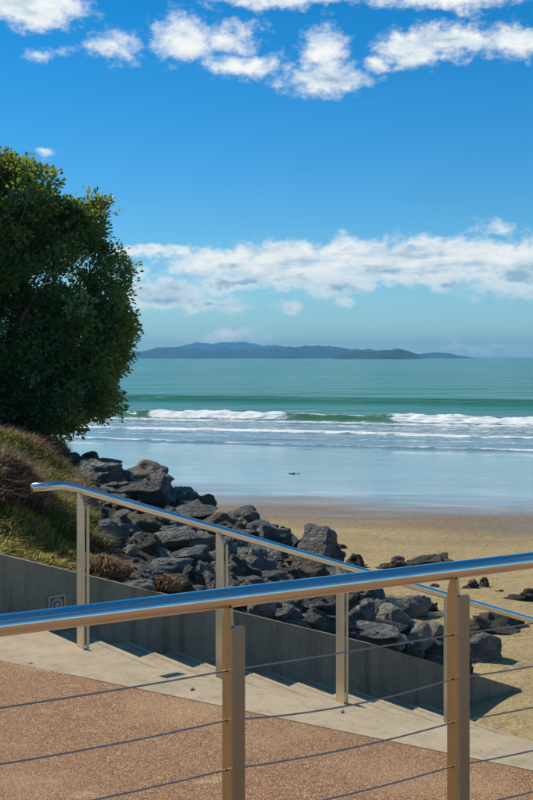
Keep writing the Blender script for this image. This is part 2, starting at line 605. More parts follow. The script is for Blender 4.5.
def mat_grass():
    m, nt, bs, out = material("scrub_grass")
    v = nt.new('ShaderNodeAttribute', attribute_name='tint').outputs['Fac']
    col = nt.ramp(v, [(0.0, (0.11, 0.075, 0.055)), (0.28, (0.26, 0.175, 0.115)), (0.45, (0.40, 0.28, 0.165)), (0.55, (0.12, 0.15, 0.038)),
                      (0.75, (0.19, 0.225, 0.05)), (0.9, (0.55, 0.47, 0.12)), (1.0, (0.60, 0.48, 0.20))])
    nt.put(bs.inputs['Base Color'], col)
    bs.inputs['Roughness'].default_value = 0.7
    bs.inputs['Specular IOR Level'].default_value = 0.2
    t = nt.new('ShaderNodeBsdfTranslucent')
    nt.put(t.inputs[0], nt.vmath('SCALE', col, 1.3))
    mx = nt.new('ShaderNodeMixShader')
    mx.inputs[0].default_value = 0.42
    nt.link(bs.outputs[0], mx.inputs[1])
    nt.link(t.outputs[0], mx.inputs[2])
    nt.link(mx.outputs[0], out.inputs[0])
    return m


M_GRASS = mat_grass()


def mat_plain(name, col, rough=0.6, metal=0.0, var=0.25, scale=20):
    m, nt, bs, out = material(name)
    c = nt.coord('Object')
    n = nt.noise(c, scale, 5, 0.6)
    nt.put(bs.inputs['Base Color'], nt.mix(nt.mapr(n, 0.3, 0.7), tuple(x * (1 - var) for x in col), tuple(min(1, x * (1 + var)) for x in col)))
    bs.inputs['Roughness'].default_value = rough
    bs.inputs['Metallic'].default_value = metal
    return m


M_BARK = mat_plain("bark", (0.10, 0.075, 0.055), 0.9, 0, 0.4, 14)
M_HILL = mat_plain("hill_forest", (0.018, 0.045, 0.042), 0.95, 0, 0.2, 0.01)
M_HILL_NEAR = mat_plain("island_forest", (0.022, 0.050, 0.038), 0.95, 0, 0.4, 0.03)
M_LIGHT_FRAME = mat_plain("light_frame_metal", (0.42, 0.38, 0.30), 0.5, 0.3, 0.2, 40)
M_LIGHT_GLASS = mat_plain("light_lens", (0.30, 0.31, 0.30), 0.3, 0.0, 0.2, 40)
M_LIGHT_DARK = mat_plain("light_gasket", (0.15, 0.15, 0.14), 0.5, 0.0, 0.2, 40)
M_CABLE_HOLE = mat_plain("cable_hole_shade", (0.07, 0.05, 0.035), 0.6, 0.3, 0.3, 60)  # dark colour paints the shade inside the cable holes of the posts
M_DRYLEAF = mat_plain("dry_leaf", (0.11, 0.065, 0.03), 0.8, 0, 0.4, 60)
M_DRIFT = mat_plain("driftwood", (0.36, 0.29, 0.20), 0.85, 0, 0.4, 25)
M_WEED = mat_plain("sea_wrack", (0.10, 0.085, 0.03), 0.7, 0, 0.5, 30)

# ------------------------------------------------------------------ plan geometry
U = Vector((0.8, 0.6, 0))                 # down the stairs, along the wall
NN = Vector((0.6, -0.8, 0))               # from the wall towards the handrail
MM = -NN
W0 = Vector((-0.962, 7.5, 0))             # wall face at the reference nosing
P1 = Vector((-1.052, 6.3, 0))             # first handrail post
TREAD, RISER = 0.396, 0.134
L_TOP = -0.765                            # wall coordinate of the landing nosing
E = Vector((0.8403, -0.5421, 0))          # along the kerb strip
G = Vector((0.5421, 0.8403, 0))           # across it, seaward
K0 = Vector((-1.45, 6.05, 0))             # point on the paving / kerb joint
SD = Vector((0.34, 0.9404, 0))            # seaward
TD = Vector((0.9404, -0.34, 0))           # along the shore
SEA_Z = -2.85


def wall_top(l):
    if l < -0.9:
        return 0.42 + (-0.9 - l) * 0.05
    if l < 2.34:
        return 0.42 - (l + 0.9) * 0.335
    return -0.665 - (l - 2.34) * 0.378


def beach_z(q):
    return np.interp(q, [-60, 6, 9, 10.5, 22, 53, 75, 300], [-1.15, -1.2, -1.31, -1.37, -1.80, SEA_Z, -3.6, -9])


B_P = [-400, 0, 70, 145, 205, 260, 330, 380, 430, 470, 520, 600]
B_Z = [.50, .44, .22, .02, -.17, -.34, -.56, -.76, -1.02, -1.25, -1.7, -2.2]
R_P = [-400, 0, 40, 100, 205, 260, 318, 360, 400, 440, 520]
R_D = [30, 19, 17.5, 14.8, 13.3, 12.6, 11.6, 11.0, 10.6, 10.2, 9.5]


def bank_z(x, y):
    p = np.clip(x / max(y, 0.5) * F + CX, -400, 600)
    z = np.interp(p, B_P, B_Z)
    r = np.interp(p, R_P, R_D)
    k = np.clip((100 - p) / 110, 0, 1)
    k = k * k * (3 - 2 * k)
    z = z + 0.20 * k * np.clip((y - 8.0) / 5.0, 0, 1)
    if y > r:
        z = z - (y - r) * 0.55
    return float(z)


# ------------------------------------------------------------------ setting: paving, kerb, stairs
def plan(o, e, g):
    return o + E * e + G * g


bm = bmesh.new()
prism(bm, [plan(K0, -14, -22), plan(K0, 16, -22), plan(K0, 16, 0), plan(K0, -14, 0)], -0.4, 0.0)
pav = bm_obj("pavement", bm, M_PAVE)
tag(pav, "brown exposed aggregate paving in front of the stairs", "pavement", kind="structure")

bm = bmesh.new()
prism(bm, [plan(K0, 0.49, 0.002), plan(K0, 16, 0.002), plan(K0, 16, 0.335), plan(K0, 0.49, 0.335)], -2.0, 0.003)
bevel_all(bm, 0.012)
kerb = bm_obj("kerb", bm, M_STEP)
tag(kerb, "smooth concrete edging strip between brown paving and stairs", "kerb", kind="structure")

stairs = empty("concrete_stairs", W0 + U * L_TOP + Vector((0, 0, 0)))
tag(stairs, "broad flight of pale concrete steps going down to the sand", "stairs")
base_loc = stairs.location.copy()


def stair_part(name, bm):
    bmesh.ops.translate(bm, verts=bm.verts, vec=-base_loc)
    return bm_obj(name, bm, M_STEP, stairs)


# landing
n_hit = 1.225
bm = bmesh.new()
A = W0 + U * L_TOP
pts = [A, A + NN * n_hit, plan(K0, 0.486, 0.002), plan(K0, -0.922, 0.002)]
prism(bm, pts, -0.6, 0.0)
bevel_all(bm, 0.008)
stair_part("landing", bm)
for j in range(1, 11):
    l0 = L_TOP + TREAD * (j - 1) + 0.002
    l1 = L_TOP + TREAD * j
    za = -RISER * j
    # strip of tread from wall to the kerb's sea face
    def n_end(l):
        # intersection of the nosing line with the kerb sea face (inset)
        o = W0 + U * l
        rel = (K0 + G * 0.333) - o
        return rel.dot(G) / NN.dot(G)
    a = W0 + U * l0
    b = W0 + U * l1
    bm = bmesh.new()
    prism(bm, [a, a + NN * n_end(l0), b + NN * n_end(l1), b], za - 0.7, za)
    bevel_all(bm, 0.014)
    st = stair_part("step", bm)
    bm = bmesh.new()
    c = W0 + U * (l1 - 0.058)
    e_ = W0 + U * (l1 - 0.036)
    prism(bm, [c + NN * 0.01, c + NN * (n_end(l1 - 0.058) - 0.01), e_ + NN * (n_end(l1 - 0.036) - 0.01), e_ + NN * 0.01], za - 0.02, za + 0.0025)
    bmesh.ops.translate(bm, verts=bm.verts, vec=-base_loc)
    bm_obj("nosing", bm, M_NOSING, st)

# flank wall
WT = 0.16
bm = bmesh.new()
ls = [-3.2, -0.9, 0.4, 1.4, 2.34, 3.2, 4.05]
ring = []
for s in (0.0, WT):
    row_t = [W0 + U * l + MM * s + Vector((0, 0, wall_top(l))) for l in ls]
    row_b = [W0 + U * l + MM * s + Vector((0, 0, -2.2)) for l in ls]
    ring.append(([bm.verts.new(v) for v in row_b], [bm.verts.new(v) for v in row_t]))
(fb, ft), (kb, kt) = ring
for i in range(len(ls) - 1):
    bm.faces.new((fb[i], fb[i + 1], ft[i + 1], ft[i]))
    bm.faces.new((kb[i + 1], kb[i], kt[i], kt[i + 1]))
    bm.faces.new((ft[i], ft[i + 1], kt[i + 1], kt[i]))
    bm.faces.new((fb[i + 1], fb[i], kb[i], kb[i + 1]))
bm.faces.new((fb[0], ft[0], kt[0], kb[0]))
bm.faces.new((fb[-1], kb[-1], kt[-1], ft[-1]))
bevel_all(bm, 0.012)
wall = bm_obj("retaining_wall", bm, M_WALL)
tag(wall, "low grey concrete wall sloping down beside the steps into the sand", "wall")

# recessed step light on the wall
ll = -0.50
lo = W0 + U * ll + NN * 0.0 + Vector((0, 0, 0.05))
light = empty("step_light", lo, math.atan2(U.y, U.x))
tag(light, "small square step light with round lens set in the wall", "light")


def rect_frame(s, w, d0, d1):
    bm = bmesh.new()
    for (x0, x1, z0, z1) in ((-s, s, s - w, s), (-s, s, -s, -s + w), (-s, -s + w, -s + w, s - w), (s - w, s, -s + w, s - w)):
        vs = [(x0, -d1, z0), (x1, -d1, z0), (x1, -d0, z0), (x0, -d0, z0), (x0, -d1, z1), (x1, -d1, z1), (x1, -d0, z1), (x0, -d0, z1)]
        v = [bm.verts.new(q) for q in vs]
        for f in ((0, 1, 2, 3), (4, 5, 6, 7), (0, 1, 5, 4), (1, 2, 6, 5), (2, 3, 7, 6), (3, 0, 4, 7)):
            bm.faces.new([v[i] for i in f])
    return bm


def disc(r0, r1, y0, y1, seg=32):
    bm = bmesh.new()
    R = []
    prof = [(r0, y0), (r0, y1), (r1, y1), (r1, y0)] if r0 > 0 else [(r1, y1), (r1, y0)]
    for k in range(seg):
        a = 2 * math.pi * k / seg
        R.append([bm.verts.new((r * math.cos(a), -yy, r * math.sin(a))) for r, yy in prof])
    for k in range(seg):
        q = R[(k + 1) % seg]
        for i in range(len(prof) - 1):
            bm.faces.new((R[k][i], q[i], q[i + 1], R[k][i + 1]))
    if r0 <= 0:
        bm.faces.new([r[0] for r in R])
    return bm


bm_obj("frame", rect_frame(0.060, 0.009, 0.0, 0.014), M_LIGHT_FRAME, light)
bmf = bmesh.new()
v = [bmf.verts.new(q) for q in ((-.052, -.004, -.052), (.052, -.004, -.052), (.052, -.004, .052), (-.052, -.004, .052))]
bmf.faces.new(v)
bm_obj("face_plate", bmf, M_LIGHT_DARK, light)
bm_obj("lens_ring", disc(0.026, 0.042, 0.003, 0.012), M_LIGHT_GLASS, light)
bm_obj("lens", disc(0.0, 0.016, 0.003, 0.013), M_LIGHT_GLASS, light)

# ------------------------------------------------------------------ beach
def grid(xs, ys):
    nx, ny = len(xs), len(ys)
    Xg, Yg = np.meshgrid(xs, ys)
    idx = np.arange(nx * ny).reshape(ny, nx)
    Fc = np.stack([idx[:-1, :-1].ravel(), idx[:-1, 1:].ravel(), idx[1:, 1:].ravel(), idx[1:, :-1].ravel()], 1)
    return Xg.ravel(), Yg.ravel(), Fc


def lumps(x, y, seed, n=10, lo=0.6, hi=3.0):
    r = np.random.default_rng(seed)
    z = np.zeros_like(x)
    for i in range(n):
        k = lo * (hi / lo) ** r.random()
        a = r.random() * 6.283
        z += np.sin((x * math.cos(a) + y * math.sin(a)) * k * 6.283 + r.random() * 6.283 + 1.5 * np.sin(x * k * 1.3 + y * k * .9 + i)) / n ** 0.5
    return z


geo = lambda a, b, n: np.geomspace(a, b, n)
tcore = np.arange(-30, 30.01, 0.25)
ts = np.concatenate([-geo(30.5, 4000, 40)[::-1], tcore, geo(30.5, 4000, 40)])
qs = np.concatenate([np.arange(-40, 2, 4), np.arange(2, 30, 0.2), np.arange(30, 62, 0.6), geo(62, 120, 12)])
T_, Q_, FB = grid(ts, qs)
zz = beach_z(Q_)
amp = np.interp(Q_, [0, 12, 20, 26, 60], [.03, .028, .014, .004, .004])
zz = zz + amp * lumps(T_, Q_, 3, 12, 0.12, 1.1)
zz += 0.02 * np.interp(Q_, [40, 50, 56, 70], [0, 1, 1, 0]) * lumps(T_, Q_, 5, 8, 0.02, 0.12)
xx = T_ * TD.x + Q_ * SD.x
yy = T_ * TD.y + Q_ * SD.y
wet = np.interp(Q_, [17.5, 32.0], [0.0, 1.0])
me = np_mesh("beach", np.stack([xx, yy, zz], 1), FB, M_SAND, True, {"wet": wet})
beach = link(bpy.data.objects.new("beach", me))
tag(beach, "flat sandy beach, dry near the steps and wet by the sea", "beach", kind="structure")

# ------------------------------------------------------------------ sea
tf = np.arange(-62, 8.1, 0.22)
ts = np.concatenate([-geo(62.5, 60000, 70)[::-1], tf, geo(8.5, 60000, 80)])
qf = np.concatenate([np.arange(50.5, 84, 0.16), np.arange(84, 125, 0.35)])
qs = np.concatenate([qf, geo(126, 60000, 150)])
T_, Q_, FS = grid(ts, qs)
near = np.interp(Q_, [50, 400, 1500], [1, 1, 0]) * np.interp(np.abs(T_), [0, 150, 900], [1, 1, 0])
wob = 0.9 * lumps(T_, T_ * 0, 21, 6, 0.006, 0.03)


def ridge(q0, w_front, w_back):
    d = Q_ - q0
    return np.where(d < 0, np.exp(-(d / w_front) ** 2), np.exp(-(d / w_back) ** 2))


small = lumps(T_, Q_, 8, 12, 0.02, 0.16)
fineb = lumps(T_, Q_, 9, 12, 0.25, 0.9)
z = SEA_Z + near * (0.035 * small)
# far swells
lam = lumps(T_ * 0.25, Q_ * 0.02, 13, 4, 0.02, 0.08)
z += near * 0.50 * ridge(109 + wob * 1.0, 1.7, 6.0)
z += near * 0.16 * ridge(131 + wob * 1.4, 4, 9) + near * 0.14 * ridge(165 + wob * 2, 5, 10)
# breaking wave
c1 = 76.5 + wob * 0.9
green = np.maximum(np.exp(-((T_ + 22.0) / 3.9) ** 6), np.exp(-((T_ + 38.5) / 2.0) ** 6))
rag = 1 + 0.13 * lumps(T_, Q_ * 0.4, 15, 10, 0.06, 0.5) + 0.16 * lumps(T_, Q_ * 0.7, 16, 12, 0.4, 1.4) * (1 - green)
hb = 0.50 * rag * (1 - 0.12 * green)
br = ridge(c1, 1.0, 3.2)
z += near * (hb * br)
foam = (1 - green) * 0.92 * np.where(Q_ - c1 < 0, np.exp(-((Q_ - c1) / 1.5) ** 4), np.exp(-((Q_ - c1) / 0.9) ** 2))
foam = np.maximum(foam, 0.62 * np.exp(-((Q_ - c1 + 2.4) / 1.2) ** 2))
foam = np.maximum(foam, green * 0.80 * np.exp(-((Q_ - c1 - 0.15) / 0.4) ** 2))
face = green * np.where(Q_ - c1 < 0.2, np.exp(-((Q_ - c1) / 1.5) ** 4), 0)
face = np.maximum(face, 0.45 * ridge(109 + wob - 1.2, 1.6, 1.2))
# lines of white water on the shallows
c2 = 64.0 + wob * 0.7
z += near * 0.10 * ridge(c2, 0.45, 1.4)
c5 = 59.5 + wob * 0.6
foam = np.maximum(foam, (0.46 + 0.14 * small) * np.exp(-((Q_ - c5) / 0.5) ** 2))
foam = np.maximum(foam, (0.70 + 0.10 * small) * np.exp(-((Q_ - c2 + 0.15) / 0.75) ** 2))
c3 = 55.0 + wob * 0.5
z += near * 0.05 * ridge(c3, 0.3, 0.9)
foam = np.maximum(foam, (0.52 + 0.10 * small) * np.exp(-((Q_ - c3 + 0.1) / 0.34) ** 2))
c4 = 53.2 + wob * 0.35
foam = np.maximum(foam, (0.46 + 0.1 * small) * np.exp(-((Q_ - c4) / 0.2) ** 2))
foam = np.maximum(foam, np.interp(Q_, [52, 56, 65, 74, 76, 77], [.10, .22, .38, .44, .42, 0]) * (1 - 0.8 * green * (Q_ > 73.5)))
shallow = np.interp(Q_, [52, 60, 75, 80, 95], [1, 1, .75, .4, 0])
z += near * 0.03 * fineb * np.clip(foam, 0, 1)
xx = T_ * TD.x + Q_ * SD.x
yy = T_ * TD.y + Q_ * SD.y
me = np_mesh("sea", np.stack([xx, yy, z], 1), FS, M_SEA, True, {"foam": foam, "shallow": shallow, "face": face})
sea = link(bpy.data.objects.new("sea", me))
tag(sea, "green sea with breaking waves", "sea", kind="structure")

# ------------------------------------------------------------------ far hills
def ridge_land(name, D, prof, mat, seed, depth, rough=0.12, label=None):
    px = np.array([p[0] for p in prof], float)
    hh = np.array([HY + 0.6 - p[1] for p in prof], float) / F * D
    xs = np.linspace(px[0], px[-1], 220)
    h = np.interp(xs, px, hh)
    ker = np.hanning(9)
    ker /= ker.sum()
    hs = np.convolve(np.pad(h, 4, mode='edge'), ker, mode='valid')
    hs[0] = hs[-1] = 0
    X = (xs - CX) / F * D
    ys = np.linspace(-1, 1, 41)
    Xg, Yg, Fc = grid(X, ys)
    H = np.tile(hs, (len(ys), 1)).ravel()
    rg = lumps(Xg, Yg * depth, seed, 14, 1.2 / depth, 9.0 / depth)
    crest = np.clip(1 - np.abs(Yg + 0.12 * np.sin(Xg / depth * 3.0)) ** 1.5, 0, 1)
    Z = H * crest * (1 + rough * rg * (1 - 0.6 * crest)) + hs.max() * 0.022 * rg * (H > hs.max() * .08) * crest
    Z = np.maximum(Z, 0) + SEA_Z - 0.5
    Z = np.where(np.abs(Yg) > 0.99, SEA_Z - 1.0, Z)
    me = np_mesh(name, np.stack([Xg, D + Yg * depth, Z], 1), Fc, mat, True)
    o = link(bpy.data.objects.new(name, me))
    return tag(o, label, "hills", kind="structure")


ridge_land("island", 3300, [(333, 357), (340, 353.5), (350, 351), (362, 350), (375, 350.5), (388, 349), (398, 347.5), (408, 349.5), (416, 353), (421, 357)],
           M_HILL_NEAR, 2, 75, 0.07, "low wooded island on the horizon")
ridge_land("headland", 5400, [(60, 356), (90, 352), (120, 350.5), (140, 351), (152, 349), (165, 346.8), (178, 346.4), (188, 349), (200, 348.6), (210, 350.5), (222, 348.5), (240, 349), (262, 347.8), (275, 347.6), (290, 346.5), (318, 345.6), (335, 346.5), (352, 349), (380, 350), (420, 354), (428, 357)],
           M_HILL, 4, 200, 0.07, "long blue headland across the bay")
ridge_land("headland", 6200, [(405, 357), (420, 353.5), (435, 352.2), (448, 353), (458, 355.2), (472, 357)],
           M_HILL, 5, 150, 0.07, "low blue point right of the wooded island")
ridge_land("mountains", 9400, [(150, 357), (170, 350), (188, 345), (200, 342.6), (210, 343.6), (222, 342), (235, 343), (246, 342.4), (262, 345.5), (276, 345), (292, 349), (320, 353), (350, 357)],
           M_HILL, 6, 450, 0.07, "faint pale mountains far beyond the headland")

# ------------------------------------------------------------------ rock and grass bank behind the wall
xs = np.arange(-9.0, 3.4, 0.16)
ys = np.arange(4.0, 27, 0.16)
Xg, Yg, Fc = grid(xs, ys)
Zg = np.empty_like(Xg)
keep = np.ones(len(Xg), bool)
for i in range(len(Xg)):
    x, y = Xg[i], Yg[i]
    rel = Vector((x, y, 0)) - W0
    l, mm_ = rel.dot(U), rel.dot(MM)
    zb = bank_z(x, y) + 0.07 * fbm(x * 1.1, y * 1.1, 3.3)
    lw = min(max(l, -3.2), 4.05)
    if mm_ < 0.9:
        t = max(0.0, min(1.0, (mm_ - 0.1) / 0.8))
        zb = (wall_top(lw) - 0.07) * (1 - t) + zb * t
    Zg[i] = zb
    keep[i] = mm_ > 0.05 and l > -3.1
    if mm_ < WT + 0.001 and mm_ > 0.05:
        Zg[i] = wall_top(lw) - 0.10
fk = keep[Fc].all(1)
me = np_mesh("bank", np.stack([Xg, Yg, Zg], 1), Fc[fk], M_SOIL, True)
bank = link(bpy.data.objects.new("bank", me))
tag(bank, "dark earth bank under the rocks behind the wall", "bank", kind="structure")


# rocks -------------------------------------------------------------
def rock_mesh(name, seed, mat, npts=15, flat=1.0, rough=0.05, bev=0.07):
    r = random.Random(seed)
    bm = bmesh.new()
    for i in range(npts):
        v = Vector((r.gauss(0, 1), r.gauss(0, 1), r.gauss(0, 1))).normalized()
        k = 0.5 * (0.86 + 0.28 * r.random())
        v = Vector((v.x, v.y, v.z * flat)) * k
        bm.verts.new(v)
    res = bmesh.ops.convex_hull(bm, input=bm.verts)
    bmesh.ops.delete(bm, geom=[g for g in bm.verts if not g.link_faces], context='VERTS')
    bmesh.ops.dissolve_limit(bm, angle_limit=0.20, verts=bm.verts, edges=bm.edges)
    bmesh.ops.bevel(bm, geom=list(bm.edges), offset=bev * 0.5, segments=1, affect='EDGES')
    bmesh.ops.triangulate(bm, faces=bm.faces)
    for it in range(3):
        longe = [e for e in bm.edges if e.calc_length() > 0.11]
        if not longe:
            break
        bmesh.ops.subdivide_edges(bm, edges=longe, cuts=1, use_grid_fill=False)
        bmesh.ops.triangulate(bm, faces=bm.faces)
    bmesh.ops.smooth_vert(bm, verts=bm.verts, factor=0.25, use_axis_x=True, use_axis_y=True, use_axis_z=True)
    bm.normal_update()
    off = Vector((seed * 7.3, seed * 3.1, 0))
    for v in bm.verts:
        d = mnoise.fractal(v.co * 4.0 + off, 1.0, 2.0, 4) * rough + (mnoise.noise(v.co * 2.1 + off)) * rough * 1.4
        d -= abs(mnoise.noise(Vector((v.co.x * 3, v.co.y * 3, v.co.z * 8)) + off)) * rough * 0.9
        v.co += v.normal * d
    mn = [min(v.co[i] for v in bm.verts) for i in range(3)]
    mx = [max(v.co[i] for v in bm.verts) for i in range(3)]
    for v in bm.verts:
        for i in range(3):
            v.co[i] = (v.co[i] - mn[i]) / (mx[i] - mn[i]) - 0.5
    me = bpy.data.meshes.new(name)
    bm.to_mesh(me)
    bm.free()
    for p in me.polygons:
        p.use_smooth = True
    me.materials.append(mat)
    return me


ROCKS = [rock_mesh("boulder", 10 + i, M_ROCK, 9 + i % 5, 1.0, 0.07, 0.03) for i in range(10)]
ROCKS_L = [rock_mesh("pale_boulder", 40 + i, M_ROCK_LIGHT, 12 + i, 1.0, 0.07, 0.04) for i in range(4)]
ROCKS_M = [rock_mesh("grey_boulder", 30 + i, M_ROCK_MID, 11 + i, 1.0, 0.075, 0.03) for i in range(4)]
ROCKS_B = [rock_mesh("lichen_boulder", 60 + i, M_ROCK_BROWN, 20, 1.0, 0.07) for i in range(3)]
ROCKS_W = [rock_mesh("weedy_rock", 80 + i, M_ROCK_WET, 18, 1.0, 0.13) for i in range(5)]


def sand_z(x, y):
    return float(beach_z(x * SD.x + y * SD.y))


def hit_ground(px, py, on_sand):
    dx = (px - CX) / F
    dz = -(py - HY) / F
    prev = 5.5
    for k in range(4000):
        y = 6.6 + k * 0.02
        x = dx * y
        z = EYE + dz * y
        g = sand_z(x, y) if on_sand else max(bank_z(x, y), sand_z(x, y))
        rel = Vector((x, y, 0)) - W0
        if not on_sand and rel.dot(MM) < 0.12:
            continue
        if z <= g:
            return Vector((x, y, g))
    return Vector((dx * 40, 40, sand_z(dx * 40, 40)))


def put_rock(name, px, py, w, h, lib, label, group=None, on_sand=False, sink=0.25, dep=1.0, k=None):
    base = hit_ground(px, min(py + h * 0.5, 720), on_sand)
    D = base.y
    sw = w / F * D
    sh = h / F * D
    sd = max(sw * 0.85, sh) * dep
    me = lib[(k if k is not None else random.randrange(1000)) % len(lib)]
    o = bpy.data.objects.new(name, me)
    zc = EYE - (py - HY) / F * (D + sd * 0.25)
    hgt = sh * (1 + sink) + 0.10 * sw
    ztop = zc + sh * 0.5
    o.location = ((px - CX) / F * (D + sd * 0.3), D + sd * 0.3, ztop - hgt * 0.5)
    o.scale = (sw * 1.08, sd, hgt)
    a = random.choice([0, math.pi]) + random.uniform(-0.35, 0.35)
    o.rotation_euler = (random.uniform(-.12, .12), random.uniform(-.15, .15), a)
    link(o)
    tag(o, label, "rock", group)
    return o


LAB = "dark grey angular boulder in the rock bank behind the wall"
GRP = "boulders of the rock bank"
bank_rocks = [(65, 455, 9, 9), (75, 459, 17, 12), (91, 459, 18, 14), (101, 472, 40, 26), (107, 466, 24, 14),
              (155, 478, 32, 16), (144, 489, 46, 25), (92, 482, 15, 12), (122, 493, 22, 8), (160, 488, 30, 25), (184, 495, 25, 16),
              (192, 508, 42, 14), (222, 521, 36, 17), (262, 528, 28, 15), (270, 535, 38, 22), (240, 568, 36, 27), (225, 549, 18, 23),
              (305, 568, 43, 23), (285, 576, 27, 17), (268, 579, 32, 15), (230, 582, 23, 21), (283, 556, 22, 17),
              (143, 523, 31, 17), (113, 531, 29, 23), (103, 514, 10, 15), (183, 541, 53, 25), (166, 521, 21, 11), (135, 566, 24, 15),
              (170, 566, 38, 15), (190, 576, 19, 21), (207, 575, 22, 26), (145, 573, 32, 15), (175, 584, 32, 18), (186, 592, 34, 12),
              (262, 607, 25, 20), (318, 617, 43, 19), (320, 602, 34, 19), (345, 605, 22, 23), (360, 613, 27, 25),
              (382, 610, 26, 22), (205, 548, 18, 16), (215, 590, 20, 16), (245, 592, 30, 18), (240, 545, 16, 14), (300, 588, 28, 18),
              (335, 580, 26, 20), (352, 580, 22, 18), (118, 505, 16, 12), (85, 472, 12, 8), (372, 596, 22, 18), (340, 622, 30, 16), (125, 480, 16, 10),
              (100, 495, 20, 14), (285, 592, 24, 18), (130, 506, 22, 12), (218, 533, 20, 12), (395, 640, 26, 16), (412, 650, 22, 14)]
for i, (px, py, w, h) in enumerate(bank_rocks):
    if i % 5 == 2:
        put_rock("boulder", px, py, w * 1.16, h * 1.12, ROCKS_B, "brown weathered boulder among the dark grey ones of the rock bank", "brown boulders of the rock bank", k=i)
    elif i % 3 == 1:
        put_rock("boulder", px, py, w * 1.16, h * 1.12, ROCKS_M, "mid grey boulder with pale veins in the rock bank behind the wall", "mid grey boulders of the rock bank", k=i)
    else:
        put_rock("boulder", px, py, w * 1.16, h * 1.12, ROCKS, LAB, GRP, k=i * 7 + 3)
# rocks one can single out
put_rock("boulder", 145, 469, 47, 19, ROCKS_B, "flat-topped brown lichen-covered boulder highest on the rock bank by the water", k=0)
put_rock("boulder", 205, 503, 23, 17, ROCKS_B, "smooth rounded brown boulder on the rock bank's water side", k=1)
put_rock("boulder", 240, 517, 38, 22, ROCKS, "blue-grey pyramid-shaped boulder on the rock bank's water side", k=4)
put_rock("boulder", 316, 545, 60, 40, ROCKS, "largest dark boulder standing at the edge of the sand", k=6)
put_rock("boulder", 258, 561, 40, 31, ROCKS, "boulder with pale streaked ridges behind the middle handrail post", k=8)
put_rock("boulder", 146, 544, 31, 24, ROCKS_B, "smooth brownish three-sided boulder below the pale flat slab", k=2)
put_rock("boulder", 183, 557, 60, 17, ROCKS, "long flat grey slab among the bank boulders", k=2)
put_rock("boulder", 365, 634, 82, 24, ROCKS, "long blue-grey boulder lying along the wall top", k=5)
put_rock("boulder", 283, 611, 34, 22, ROCKS, "dark pointed boulder resting behind the wall beside a pale slab", k=9)
PL = "pale sunlit slab of rock wedged among the dark boulders"
PG = "pale slabs of the rock bank"
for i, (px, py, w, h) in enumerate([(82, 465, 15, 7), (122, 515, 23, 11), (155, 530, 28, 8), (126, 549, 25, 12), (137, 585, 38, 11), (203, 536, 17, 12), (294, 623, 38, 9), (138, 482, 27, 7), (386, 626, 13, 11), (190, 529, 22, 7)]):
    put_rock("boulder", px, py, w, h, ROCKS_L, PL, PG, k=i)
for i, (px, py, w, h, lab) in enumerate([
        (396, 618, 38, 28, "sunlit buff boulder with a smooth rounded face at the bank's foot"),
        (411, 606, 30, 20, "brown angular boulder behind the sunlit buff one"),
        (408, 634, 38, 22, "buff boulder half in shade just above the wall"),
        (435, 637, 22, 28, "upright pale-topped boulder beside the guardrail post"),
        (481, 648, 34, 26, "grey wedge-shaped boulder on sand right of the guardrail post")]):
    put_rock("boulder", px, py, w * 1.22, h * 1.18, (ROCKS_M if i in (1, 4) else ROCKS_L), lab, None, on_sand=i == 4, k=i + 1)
for i, (px, py, w, h, lab) in enumerate([
        (360, 561, 31, 15, "dark ragged rock on sand beside the largest boulder"),
        (390, 564, 32, 12, "low brown ragged rock on sand between two darker ones"),
        (428, 561, 54, 13, "long low dark rock on sand above the guardrail tube"),
        (436, 586, 13, 5, "tiny flat rock on sand behind the stair handrail"),
        (470, 585, 21, 11, "small dark rock on sand touching a pointed one"),
        (487, 583, 17, 12, "small pointed dark rock on sand"),
        (520, 596, 34, 14, "ragged brown rock lying alone on open sand"),
        (497, 623, 66, 19, "wide flat weedy rock on sand beyond the handrail"),
        (473, 633, 15, 14, "small dark rock leaning between the weedy rock and grey wedge"),
        (437, 658, 16, 15, "dark block by the wall's foot left of the guardrail post"),
        (469, 666, 10, 18, "narrow dark block right of the guardrail post near the wall end"),
        (476, 573, 26, 3, "thin flat rock just showing from the sand"),
        (430, 606, 16, 8, "small brown rock on sand behind the buff boulders"),
        (341, 546, 13, 5, "tiny dark rock on sand behind the largest boulder"),
        (499, 591, 12, 4, "tiny flat rock on sand beside the pointed rock")]):
    put_rock("rock", px, py, w, h, ROCKS_W, lab, None, on_sand=True, sink=0.6, k=i)

# smaller stones filling the gaps
cnt = 0
tries = 0
while cnt < 150 and tries < 4000:
    tries += 1
    p = random.uniform(95, 440)
    r = float(np.interp(p, R_P, R_D))
    y = random.uniform(7.9, r + 2.0)
    x = (p - CX) / F * y
    rel = Vector((x, y, 0)) - W0
    if rel.dot(MM) < 0.42:
        continue
    if p < 130 and y < 10:
        continue
    zb = bank_z(x, y)
    if zb < sand_z(x, y) - 0.05:
        continue
    s = random.uniform(0.3, 0.62)
    me = ROCKS[random.randrange(len(ROCKS))]
    o = bpy.data.objects.new("stone", me)
    o.location = (x, y, zb - 0.10 * s - 0.03)
    o.scale = (s, s * random.uniform(.7, 1.1), s * random.uniform(.5, .75))
    o.rotation_euler = (random.uniform(-.3, .3), random.uniform(-.3, .3), random.uniform(0, 6.28))
    link(o)
    tag(o, "small dark stone filling a gap between the bank boulders", "stone", "small stones in the rock bank")
    cnt += 1


